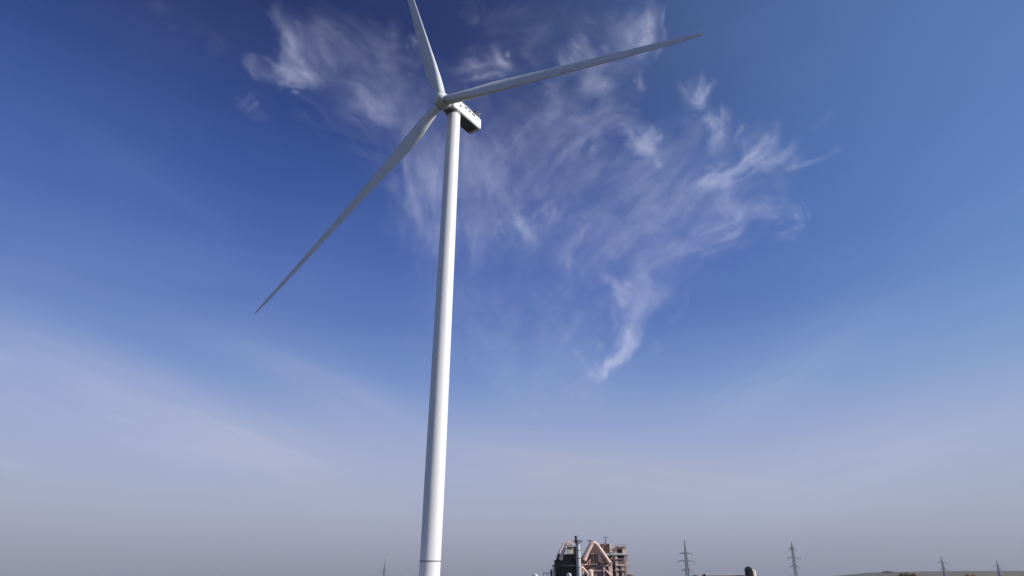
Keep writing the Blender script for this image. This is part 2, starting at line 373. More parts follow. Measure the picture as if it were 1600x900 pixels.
m = MB(); pbox(m, 888.0, 898.2, 854.0, 855.6, 4, 13); part(bt, m, 'penthouse_roof', M['rust'])
m = MB(); m.tube([V(875.5, 874.5, 3), V(882.5, 859, 3), V(887, 849.8, 3)], 1.75, 12); part(bt, m, 'duct', M['pink'], smooth=True)
m = MB(); m.tube([V(872, 871, 16), V(878, 858, 16), V(884, 847, 16)], .9, 8); part(bt, m, 'rear_duct', M['pink'], smooth=True)
m = MB(); pbox(m, 885.0, 896.5, 847.2, 852.2, 1, 9); part(bt, m, 'duct_elbow', M['cream'], bevel=.4)
m = MB(); pbox(m, 889, 892.5, 843.2, 847.2, 3, 7); part(bt, m, 'duct_cap', M['pink'])
for px in (877, 884, 891):
    m = MB(); pbox(m, px, px + .4, 868, 902, 5.2, 6.1); part(bt, m, 'rib', M['black'])
for py in (872, 878, 890, 896):
    m = MB(); pbox(m, 873.8, 897.8, py, py + .5, 5.2, 6.1); part(bt, m, 'girt', M['black'])
m = MB(); m.frustum((X(888.5), DP + 2, 0), V(888.5, 897.2, 2), 2.6, 2.6, 16); m.ball(V(888.5, 897.4, 2), 2.6, 16, 5, .45, True); part(bt, m, 'hopper', M['white'], smooth=True)
# gantry with a handrail beside it
gt = thing('gantry', (X(855), DP + 6, 0), 'low dark steel gantry leading to the black tower from the left', 'gantry')
m = MB(); pbox(m, 848.5, 864.3, 895.0, 896.0, 5, 9); part(gt, m, 'deck', M['slate'])
m = MB()
for px in (849, 853, 857, 861, 864): m.bar(V(px, 895.0, 5.2), V(px, 892.6, 5.2), .10)
m.bar(V(849, 892.6, 5.2), V(864, 892.6, 5.2), .10); part(gt, m, 'railing', M['slate'])
for px in (849.5, 856.5, 862): 
    m = MB(); m.bar((X(px), DP + 7, 0), V(px, 895.6, 7), .45); part(gt, m, 'post', M['slate'])
m = MB(); m.frustum((X(862.4), DP + 14, 0), V(862.4, 889.5, 14), 1.2, 1.2, 12); part(gt, m, 'pipe', M['plum'], smooth=True)
# chimney
ch = thing('chimney', (X(903.2), DP - 6, 0), 'tall pale grey steel chimney with a dark cap and ring platform between tower and ducts', 'chimney')
m = MB(); m.frustum((X(903.4), DP - 6, 0), V(903.4, 849.5, -6), 2.55, 2.35, 28); st = part(ch, m, 'shaft', M['stack'], smooth=True)
m = MB(); m.frustum(V(900.8, 849.5, -6), V(900.8, 838.5, -6), 1.35, 1.25, 20); part(ch, m, 'flue', M['slate'], smooth=True)
m = MB(); m.frustum(V(900.8, 839.4, -6), V(900.8, 838.0, -6), 1.7, 1.7, 20); part(ch, m, 'cap', M['slate'], smooth=True)
m = MB(); m.frustum(V(903.6, 847.6, -6), V(903.6, 846.8, -6), 5.2, 5.2, 24); plt = part(ch, m, 'platform', M['slate'])
m = MB(); 
for i in range(14):
    a = i * 2 * math.pi / 14; p_ = Vector(V(903.6, 846.8, -6)); m.bar(p_ + Vector((5.1 * math.cos(a), 5.1 * math.sin(a), 0)), p_ + Vector((5.1 * math.cos(a), 5.1 * math.sin(a), 1.2)), .07)
m.lathe([(5.05, 1.14), (5.17, 1.14), (5.17, 1.26), (5.05, 1.26)], Vector(V(903.6, 846.8, -6)), 28); part(ch, m, 'handrail', M['slate'], plt)
for py in (860, 872, 886):
    m = MB(); m.frustum(V(903.4, py, -6), V(903.4, py + .8, -6), 2.62, 2.62, 28); part(ch, m, 'hoop', M['slate'], smooth=True)
# clad mass behind the chimney, and the duct tower
dt = thing('duct_tower', (X(932), DP, 0), 'brown clad tower framed by a big pale inverted V of ducts', 'industrial building')
m = MB(); m.add([(X(911), DP + 6, 0), (X(952.5), DP + 6, 0), V(952.5, 879, 6), V(941, 858, 6), V(932, 847, 6), V(925, 850, 6), V(911, 874, 6),
       (X(911), DP + 28, 0), (X(952.5), DP + 28, 0), V(952.5, 879, 28), V(941, 858, 28), V(932, 847, 28), V(925, 850, 28), V(911, 874, 28)],
       [tuple(range(7)), tuple(range(13, 6, -1))] + [(i, (i + 1) % 7, (i + 1) % 7 + 7, i + 7) for i in range(7)])
part(dt, m, 'wall', M['rust'])
m = MB(); pbox(m, 924.5, 942.5, 884, 902.6, 3.5, 6.2); part(dt, m, 'bay', M['plum'])
m = MB(); pbox(m, 922.5, 942.5, 866, 880, 5.0, 6.1); part(dt, m, 'panel', M['rust'])
m = MB(); m.tube([V(913.2, 875, 1), V(919, 862.5, 1), V(926.2, 849.5, 1), V(929.5, 847.5, 1)], 2.35, 14); part(dt, m, 'left_duct', M['pink'], smooth=True)
m = MB(); m.tube([V(929.5, 847.5, 1), V(934, 850, 1), V(944, 865, 1), V(953.2, 879.5, 1)], 1.8, 14); part(dt, m, 'right_duct', M['pink'], smooth=True)
m = MB(); pbox(m, 923.5, 932.5, 845.8, 850, 0, 6); part(dt, m, 'duct_head', M['pink'], bevel=.6)
m = MB(); pbox(m, 920.6, 928.2, 844.3, 845.6, 0, 6); part(dt, m, 'head_plate', M['slate'])
for x0, x1, y0, y1, nm, mat in ((951, 955.2, 881.5, 902.6, 'column', 'pink'), (942.5, 945.5, 884, 902.6, 'column', 'pink'), (936, 939.5, 866, 877.5, 'column', 'pink'), (909.5, 912.5, 884, 902.6, 'column', 'pink'),
                        (924.5, 938.5, 864.6, 865.8, 'beam', 'grey'), (921, 934, 881.0, 882.0, 'beam', 'grey'), (908.5, 919, 881.2, 882.8, 'beam', 'pink'), (944, 954.5, 882.3, 884.6, 'beam', 'pink'), (942.5, 956, 880.3, 881.4, 'beam', 'rust')):
    m = MB(); pbox(m, x0, x1, y0, y1, 1.5, 5); part(dt, m, nm, M[mat])
for a, b in (((914.5, 884), (923.5, 874)), ((923.5, 874), (921, 884)), ((938.5, 880), (944.5, 872)), ((943.5, 884), (951, 896)), ((926, 864), (929.5, 853)), ((937, 864), (932, 853))):
    m = MB(); m.bar(V(a[0], a[1], 3.2), V(b[0], b[1], 3.2), .62); part(dt, m, 'brace', M['pink'])
for px in (928.5, 933):
    m = MB(); pbox(m, px, px + 1.0, 866, 880.8, 3.6, 5); part(dt, m, 'post', M['grey'])
m = MB(); pbox(m, 913.5, 941.5, 891.2, 892.2, 2.2, 3.4); part(dt, m, 'beam', M['pink'])
m = MB(); m.tube([V(906.5, 886, -1), V(911, 888, -1), V(917, 895.5, -1), (X(918.5), DP - 1, 0)], 1.1, 10); part(dt, m, 'small_pipe', M['pink'], smooth=True)
m = MB(); m.frustum((X(922), DP + .5, 0), V(922, 893, .5), 2.9, 2.9, 20); m.ball(V(922, 893, .5), 2.9, 20, 5, .8, True); part(dt, m, 'cyclone', M['cream'], smooth=True)
m = MB(); m.tube([V(946.5, 891, 1), V(950, 895.5, 1), V(953, 899, 1)], .8, 8); part(dt, m, 'stair_flight', M['pink'])
m = MB(); m.ball(V(930, 858.5, 4), 1.3, 10, 5); part(dt, m, 'fan', M['grey'], smooth=True)
# framed tower on the right
ft = thing('frame_tower', (X(968), DP, 0), 'open framed tower with pale floors and dark bays, right end of the works', 'industrial building')
m = MB(); pz(m, 944, 979, 867, 10, 30); part(ft, m, 'wall', M['plum'])
m = MB(); pbox(m, 941.5, 956, 850.5, 861.5, 8, 20); part(ft, m, 'ochre_room', M['ochre'])
m = MB(); pbox(m, 941.5, 955, 849.3, 853.5, 6.5, 8.1); part(ft, m, 'dark_band', M['rust'])
m = MB(); pbox(m, 955.2, 960.6, 848.6, 863, 5, 14); part(ft, m, 'hoist_shaft', M['cream'])
m = MB(); pbox(m, 962, 983, 852.8, 866, 11, 24); part(ft, m, 'top_room', M['grey'])
m = MB(); pbox(m, 968.8, 976.8, 857.0, 863.6, 10.7, 11.2); part(ft, m, 'opening', M['black'])
m = MB(); pbox(m, 945.8, 956.0, 861.6, 864.4, 3.5, 12); part(ft, m, 'canopy', M['rust'])
for x0, x1, y0, y1, mat in ((957, 983.5, 864.6, 866.4, 'white'), (963, 977, 881.6, 883.8, 'pink'), (966, 982, 852.6, 853.9, 'grey'), (956, 979, 872.8, 873.6, 'grey'), (960, 980, 890.6, 891.4, 'grey')):
    m = MB(); pbox(m, x0, x1, y0, y1, 3, 12); part(ft, m, 'floor', M[mat])
for x0, x1, y0, mat in ((962.6, 966.6, 866, 'grey'), (979, 983.6, 866, 'grey'), (955.6, 957.6, 872, 'grey'), (972.5, 974.2, 884, 'pink')):
    m = MB(); pz(m, x0, x1, y0, 4, 7.5); part(ft, m, 'column', M[mat])
m = MB(); pbox(m, 963, 965.6, 854, 865, 6, 9); part(ft, m, 'column', M['cream'])
for x0, x1, y0, y1 in ((967.5, 978, 867, 872), (957.6, 962.2, 884, 902), (967.5, 972, 884.5, 892), (956.5, 961.5, 867.5, 871.5)):
    m = MB(); pbox(m, x0, x1, y0, y1, 9.6, 10.1); part(ft, m, 'opening', M['black'])
m = MB(); m.bar(V(967, 880.5, 8), V(978, 874.5, 8), 1.3); m.bar(V(967, 874.5, 9), V(974, 880, 9), .9); part(ft, m, 'brace', M['cream'])
for a, b in (((957.5, 881), (962.5, 874)), ((967, 890), (972.5, 884.5)), ((975, 890), (979.5, 884)), ((975, 901), (979.5, 892)), ((957, 872), (962.5, 867)), ((984, 866), (980, 873))):
    m = MB(); m.bar(V(a[0], a[1], 5), V(b[0], b[1], 5), .6); part(ft, m, 'brace', M['pink'])
for px in (944.5, 948.5, 952.5):
    m = MB(); pbox(m, px, px + .7, 851, 862, 6.6, 7.8); part(ft, m, 'post', M['cream'])
m = MB(); 
for px in (965, 969, 973, 977, 981.5): m.bar(V(px, 852.6, 4), V(px, 850.6, 4), .16)
m.bar(V(965, 850.6, 4), V(981.5, 850.6, 4), .16); part(ft, m, 'roof_railing', M['slate'])
m = MB(); m.bar(V(947, 838.9, 8), V(955, 838.9, 8), .75); m.bar(V(950.2, 839, 8), V(950.2, 850, 8), 1.1); m.bar(V(953, 842, 8), V(947.5, 849.5, 8), .4); part(ft, m, 'roof_hoist', M['steel'])
m = MB(); m.bar(V(959.3, 843.5, 8), V(959.3, 850, 8), .3); part(ft, m, 'aerial', M['steel'])
m = MB(); pz(m, 983.8, 990.5, 897.4, 3, 14); part(ft, m, 'annex', M['grey'])
m = MB(); pbox(m, 983.2, 989, 896.2, 897.4, 2.5, 15); pbox(m, 989, 993.4, 898.4, 899.6, 2.5, 15); part(ft, m, 'annex_roof', M['white'])
m = MB(); pz(m, 990.6, 993, 899.6, 3, 14); part(ft, m, 'low_annex', M['slate'])
# white tank to the left of the works
tk = thing('tank', (X(836), DP, 0), 'small white tank just left of the steel gantry', 'tank')
m = MB(); m.frustum((X(836), DP, 0), V(836, 897.8, 0), 2.7, 2.7, 24); part(tk, m, 'shell', M['white'], smooth=True)
m = MB(); m.frustum(V(836, 897.8, 0), V(836, 896.6, 0), 2.8, .5, 24); part(tk, m, 'roof', M['white'])

# ------------------------------------------------------------------ low sheds and silos further right
DS = 1100.0
def XS(px): return X(px, DS)
def ZS(py): return Z(py, DS)
sh = thing('warehouse', (XS(1128), DS + 20, 0), 'long low pale shed between the tallest pylon and the dark silo', 'warehouse')
m = MB(); m.box(XS(1089), XS(1164), DS + 8, DS + 34, 0, ZS(899.2)); part(sh, m, 'wall', M['shed'])
m = MB(); a0, a1 = XS(1088), XS(1165)
m.add([(a0, DS + 7, ZS(899.4)), (a1, DS + 7, ZS(899.0)), (a1, DS + 21, ZS(895.6)), (a0, DS + 21, ZS(898.2)), (a0, DS + 35, ZS(899.4)), (a1, DS + 35, ZS(899.0))], [(0, 1, 2, 3), (3, 2, 5, 4), (0, 3, 4), (1, 5, 2), (0, 4, 5, 1)])
part(sh, m, 'roof', M['shed'])
vt = thing('vent_cowl', (XS(1100), DS + 10, 0), 'small dark domed cowl over the left end of the long shed', 'vent')
m = MB(); m.frustum((XS(1100.2), DS + 6, 0), (XS(1100.2), DS + 6, ZS(898.6)), 2.0, 2.0, 16); m.ball((XS(1100.2), DS + 6, ZS(898.6)), 2.0, 16, 5, 1, True); part(vt, m, 'cowl', M['black'], smooth=True)
m = MB(); m.box(XS(1090.5), XS(1094), DS + 4, DS + 7, 0, ZS(898.2)); part(vt, m, 'pier', M['cream'])
s1 = thing('silo', (XS(1168), DS, 0), 'dark domed silo rising above the right end of the long shed', 'silo')
m = MB(); m.frustum((XS(1168.3), DS, 0), (XS(1168.3), DS, ZS(891.5)), 6.4, 6.4, 32); part(s1, m, 'shell', M['black'], smooth=True)
m = MB(); m.ball((XS(1168.3), DS, ZS(891.5)), 6.4, 32, 8, .95, True); part(s1, m, 'dome', M['black'], smooth=True)
m = MB(); m.box(XS(1167.3), XS(1169.3), DS - 1, DS + 1, ZS(886.3), ZS(885.2)); part(s1, m, 'roof_vent', M['slate'])
s2 = thing('silo', (XS(1179), DS + 16, 0), 'smaller cream silo half hidden behind the dark silo', 'silo')
m = MB(); m.frustum((XS(1179.3), DS + 16, 0), (XS(1179.3), DS + 16, ZS(891.6)), 5.4, 5.4, 28); part(s2, m, 'shell', M['cream'], smooth=True)
m = MB(); m.frustum((XS(1179.3), DS + 16, ZS(891.6)), (XS(1179.3), DS + 16, ZS(889.2)), 5.5, 1.2, 28); part(s2, m, 'roof', M['cream'], smooth=True)

# ------------------------------------------------------------------ pylons
def pylon(px, D, top, arms, label, base=1.8, lean=0.0, s=1.0, tip=0.0):
    root = empty('pylon', (X(px, D), D, 0), rad(lean)); root.rotation_euler = (0, rad(tip), rad(lean)); tag(root, label, 'pylon', 'power line pylons')
    ztop = Z(top, D); A = [(Z(a, D), hw) for a, hw in arms]; zw = max(a for a, _ in A) + 1.0
    def hw(z): return base * (1 - z / zw) + .8 * (z / zw) if z < zw else max(.14, .8 * (1 - (z - zw) / max(1e-3, (ztop - zw))))
    m = MB()
    cs = ((1, 1), (-1, 1), (-1, -1), (1, -1))
    n = 12; zz = [zw * (1 - (1 - i / n) ** 1.15) for i in range(n + 1)] + [zw + (ztop - zw) * .5, ztop]
    for j in range(len(zz) - 1):
        z0, z1 = zz[j], zz[j + 1]; w0, w1 = hw(z0), hw(z1)
        for q in range(4):
            c, c2 = cs[q], cs[(q + 1) % 4]
            m.bar((c[0] * w0, c[1] * w0, z0), (c[0] * w1, c[1] * w1, z1), .24 * s)
            m.bar((c[0] * w0, c[1] * w0, z0), (c2[0] * w1, c2[1] * w1, z1), .13 * s)
            m.bar((c2[0] * w0, c2[1] * w0, z0), (c[0] * w1, c[1] * w1, z1), .13 * s)
            m.bar((c[0] * w1, c[1] * w1, z1), (c2[0] * w1, c2[1] * w1, z1), .11 * s)
    m.build('mast', M['steel'], root)
    for z, w in A:
        bw = hw(z)
        for sg in (-1, 1):
            m = MB(); tip = (sg * w, 0, z)
            for cy in (-1, 1):
                m.bar((sg * bw * .9, cy * bw, z), tip, .30 * s); m.bar((sg * bw * .9, cy * bw, z + 1.5), tip, .22 * s)
                m.bar((sg * bw * .9, cy * bw, z + 1.5), (sg * (bw + w) * .5, cy * bw * .5, z), .1 * s)
            arm = m.build('crossarm', M['steel'], root)
            m = MB(); m.frustum((sg * w, 0, z), (sg * w, 0, z - 1.9), .13 * s, .13 * s, 6)
            for i in range(5): m.frustum((sg * w, 0, z - .3 - .3 * i), (sg * w, 0, z - .38 - .3 * i), .24 * s, .24 * s, 8)
            m.build('insulator', M['steel'], arm)
    return root
pylon(1072.5, 685, 843.5, [(865, 6.2), (877, 8.6), (891, 5.4)], 'largest and darkest lattice pylon, with a long spire, right of the cement works', 1.5, 4, 1.7, 1.2)
pylon(1240.5, 735, 847, [(857.5, 4.3), (872, 7.4), (885, 5.2)], 'lattice pylon with three crossarms between the silos and the hill', 1.3, 6, 1.35, 3.0)
pylon(1472.3, 1150, 869, [(879, 8.6), (889.5, 7.5)], 'taller of the two lattice pylons in front of the hill', 1.9, 10, 2.5, 3.0)
pylon(1558, 1400, 875.5, [(884, 8.4), (890.5, 7.0)], 'short lattice pylon near the right edge, farthest along the hill', 2.8, 14, 2.8, 2.5)
pylon(601, 1250, 872.5, [(889.5, 2.6), (893.5, 7.0)], 'faint small lattice pylon left of the turbine tower', 2.2, 0, 1.4)

# ------------------------------------------------------------------ autumn trees at the foot of the hill
def tree(px, D, top, w, mat, label, seed, group):
    r = random.Random(seed); x = X(px, D); H = Z(top, D)
    root = empty('autumn_tree', (x, D, 0), r.uniform(0, 6)); tag(root, label, 'tree', group)
    m = MB(); m.frustum((0, 0, 0), (0.1, 0, H * .45), H * .035, H * .02, 8)
    for i in range(7):
        a = i * .9 + r.random(); m.frustum((0.1, 0, H * (.3 + .03 * i)), (math.cos(a) * w * .33, math.sin(a) * w * .33, H * r.uniform(.6, .85)), H * .012, H * .004, 5)
    m.build('trunk', M['bark'], root)
    cl = [(r.uniform(-.34, .34) * w, r.uniform(-.34, .34) * w, H * r.uniform(.45, .84), r.uniform(.13, .24) * w) for _ in range(22)]
    cl = [(a, b, (H - q) * (1 - .32 * ((a * a + b * b) / (.34 * w) ** 2)) * r.uniform(.62, 1.0), q) for a, b, c, q in cl] + [(0, 0, H - w * .15, w * .15)]
    m = MB()
    for i in range(3600):
        cx, cy, cz, q = r.choice(cl); d = Vector((r.gauss(0, 1), r.gauss(0, 1), r.gauss(0, 1))).normalized() * q * r.random() ** .4
        c = Vector((cx, cy, cz)) + d; n = Vector((r.gauss(0, 1), r.gauss(0, 1), r.gauss(0, 1))).normalized(); u = n.orthogonal().normalized(); v = n.cross(u); s_ = r.uniform(.16, .34)
        m.add([c - u * s_, c + v * s_ * .6, c + u * s_, c - v * s_ * .6], [(0, 1, 2, 3)])
    m.build('crown', mat, root)
G1 = 'rust brown trees below the hill'
tree(1404, 900, 895.0, 9.5, M['leaf_rust'], 'leftmost and reddest of the three rust brown trees below the hill', 1, G1)
tree(1413, 905, 893.2, 11, M['leaf_rust'], 'middle and tallest of the three rust brown trees below the hill', 2, G1)
tree(1423, 900, 894.8, 10, M['leaf_rust'], 'rightmost of the three rust brown trees below the hill', 3, G1)
G2 = 'pale orange trees below the hill'
tree(1507, 1150, 895.6, 8.5, M['leaf_amber'], 'pale orange tree, left of the pair between the two hill pylons', 4, G2)
tree(1516, 1160, 896.2, 8, M['leaf_amber'], 'pale orange tree, right of the pair between the two hill pylons', 5, G2)
# far copse breaking the ridge
def copse(px, w, top, seed, label):
    r = random.Random(seed); D = 4450.0; x = X(px, D); zt = Z(top, D)
    root = empty('ridge_tree', (x, D, 0)); tag(root, label, 'tree', 'dark trees on the ridge')
    m = MB(); m.frustum((0, 0, zt * .5), (0, 0, zt * .9), .6, .4, 6); m.build('trunk', M['bark'], root)
    m = MB()
    for i in range(900):
        d = Vector((r.gauss(0, 1), r.gauss(0, 1), r.gauss(0, 1))).normalized() * r.random() ** .4
        c = Vector((d.x * w, d.y * w, zt - 9 + d.z * 9)); n = Vector((r.gauss(0, 1), r.gauss(0, 1), r.gauss(0, 1))).normalized(); u = n.orthogonal().normalized(); v = n.cross(u)
        m.add([c - u * 1.4, c + v * .9, c + u * 1.4, c - v * .9], [(0, 1, 2, 3)])
    m.build('crown', M['ridge_leaf'], root)
M['ridge_leaf'] = material('ridge_leaves', (0.07, 0.065, 0.06), 0.9, spec=.1)
copse(1378.5, 14, 892.6, 11, 'dark tree clump at the left of the ridge top')
copse(1384, 15, 891.6, 12, 'tallest dark tree clump in the middle of the ridge top')
copse(1390, 14, 892.6, 13, 'dark tree clump at the right of the ridge top')
def cirrus_density(rng, X0=200.,X1=1360.,Y0=-40.,Y1=680.,step=2.0):
    nx=int((X1-X0)/step)+1; ny=int((Y1-Y0)/step)+1
    gx=X0+np.arange(nx)*step; gy=Y0+np.arange(ny)*step
    def vnoise(sx,sy,seed,x,y):
        r=np.random.default_rng(seed); g=r.random((64,64))
        u=x/sx; v=y/sy; i=np.floor(u).astype(int); j=np.floor(v).astype(int)
        fu=u-i; fv=v-j; fu=fu*fu*(3-2*fu); fv=fv*fv*(3-2*fv)
        a=g[j%64,i%64]; b=g[j%64,(i+1)%64]; c=g[(j+1)%64,i%64]; d=g[(j+1)%64,(i+1)%64]
        return (a*(1-fu)+b*fu)*(1-fv)+(c*(1-fu)+d*fu)*fv
    def fbm(s,seed,x,y,n=5,ax=1.0):
        t=0;a=.5;w=0
        for k in range(n):
            t=t+a*vnoise(s*ax,s,seed+k*7,x,y); w+=a; a*=.55; s/=2.03
        return t/w
    D=np.zeros((ny,nx))
    def catmull(P,n):
        P=np.array(P,float)
        if len(P)==2: 
            t=np.linspace(0,1,n)[:,None]; return P[0]*(1-t)+P[1]*t
        Q=np.vstack([2*P[0]-P[1],P,2*P[-1]-P[-2]]); out=[]
        m=len(P)-1; tt=np.linspace(0,m-1e-6,n)
        for t in tt:
            k=int(t);f=t-k;a,b,c,d=Q[k:k+4]
            out.append(.5*((2*b)+(-a+c)*f+(2*a-5*b+4*c-d)*f*f+(-a+3*b-3*c+d)*f**3))
        return np.array(out)
    def splat(pts,wid,amp):
        for (x,y),w,a in zip(pts,wid,amp):
            R=2.6*w; i0=max(0,int((x-R-X0)/step)); i1=min(nx,int((x+R-X0)/step)+2)
            j0=max(0,int((y-R-Y0)/step)); j1=min(ny,int((y+R-Y0)/step)+2)
            if i1<=i0 or j1<=j0: continue
            xx=gx[i0:i1][None,:]-x; yy=gy[j0:j1][:,None]-y
            D[j0:j1,i0:i1]+=a*np.exp(-(xx*xx+yy*yy)/(w*w))
    def stroke(P,w,amp,fib=None,soft=.66,spread=1.15):
        P0=catmull(P,24); L=np.sum(np.hypot(*np.diff(P0,axis=0).T))
        n=max(3,int(L/(w*.55))); C=catmull(P,n); sp=L/max(1,n-1)
        tap=np.sin(np.pi*(np.linspace(.14,.86,n)))**.5
        k=sp/(w*1.77)
        splat(C,np.full(n,w)*(.75+.25*tap),amp*soft*k*tap)
        N=int(fib if fib is not None else max(4,L*w/120))
        for q in range(N):
            a,b=sorted(rng.random(2)); 
            if b-a<.25: b=min(1,a+.25)
            fw=rng.uniform(2.2,6.5)*min(1.4,max(.75,(w/12)**.5)); m=max(3,int((b-a)*L/(fw*.8)))
            t=np.linspace(a,b,m); F=catmull(P,60); idx=t*59; i=np.clip(idx.astype(int),0,58); f=(idx-i)[:,None]
            c=F[i]*(1-f)+F[i+1]*f; tg=F[i+1]-F[i]; tg/=np.linalg.norm(tg,axis=1)[:,None]+1e-9
            nr=np.stack([-tg[:,1],tg[:,0]],1)
            off=rng.normal()*w*.75*spread; dr=rng.normal()*w*.5
            ph=rng.uniform(0,6.3); wv=np.sin(np.linspace(0,rng.uniform(1,4),m)+ph)*w*.12
            c=c+nr*(off+dr*(np.linspace(-.5,.5,m))+wv)[:,None]
            tp=np.sin(np.pi*np.linspace(.03,.97,m))
            splat(c,np.full(m,fw),amp*(1-soft)*rng.uniform(.3,1.1)*tp*.60)
    S=stroke
    for P,w,a in STROKES:
        if w<=9: S(P,w*1.1,a*1.12,soft=.42,spread=1.9,fib=max(7,int(np.hypot(P[-1][0]-P[0][0],P[-1][1]-P[0][1])*w/55)))
        else: S(P,w,a*(.84 if w<=13 else (.46 if w<40 else .33)))
    # small-scale turbulence: pull the field about and mottle it
    XX,YY=np.meshgrid(gx,gy)
    wx=(fbm(60,1,XX,YY)-.5)*26+(fbm(16,2,XX,YY,3)-.5)*4.5; wy=(fbm(60,3,XX,YY)-.5)*26+(fbm(16,4,XX,YY,3)-.5)*4.5
    u=np.clip((XX+wx-X0)/step,0,nx-1.001); v=np.clip((YY+wy-Y0)/step,0,ny-1.001)
    i=u.astype(int);j=v.astype(int);fu=u-i;fv=v-j
    E=(D[j,i]*(1-fu)+D[j,i+1]*fu)*(1-fv)+(D[j+1,i]*(1-fu)+D[j+1,i+1]*fu)*fv
    m=fbm(46,11,XX+wx,YY+wy)
    E=1.12*E*(.55+.9*np.clip((m-.25)/.5,0,1))
    # fibres: fine streaks that follow the run of each part of the cloud
    fib=0
    for ang,cx,sx,sd in ((35,480,110,31),(84,700,75,32),(-52,860,110,33),(-38,1080,160,34)):
        c_,s_=np.cos(np.radians(ang)),np.sin(np.radians(ang)); U=(XX*c_+YY*s_)+wx*1.6+4000; Vv=(-XX*s_+YY*c_)+wy*1.6+4000
        n_=.6*vnoise(70,7,sd,U,Vv)+.4*vnoise(34,3.6,sd+50,U,Vv)
        w_=np.exp(-((XX-cx)/sx)**2)+1e-4
        fib=fib+w_*n_
    den=sum(np.exp(-((XX-cx)/sx)**2)+1e-4 for cx,sx in ((480,110),(700,75),(860,110),(1080,160)))
    fib=fib/den
    E=E*np.clip(.62+.74*fib,.4,1.5)
    # soften towards the limits of the sheet
    ed=np.minimum(np.minimum(XX-X0,X1-XX)/60,np.minimum((Y1-YY)/60,1+0*XX)); E*=np.clip(ed,0,1)
    E=.80*(.80*(1-np.exp(-E/.80))); E=np.clip(E-.012,0,1)
    return gx,gy,E
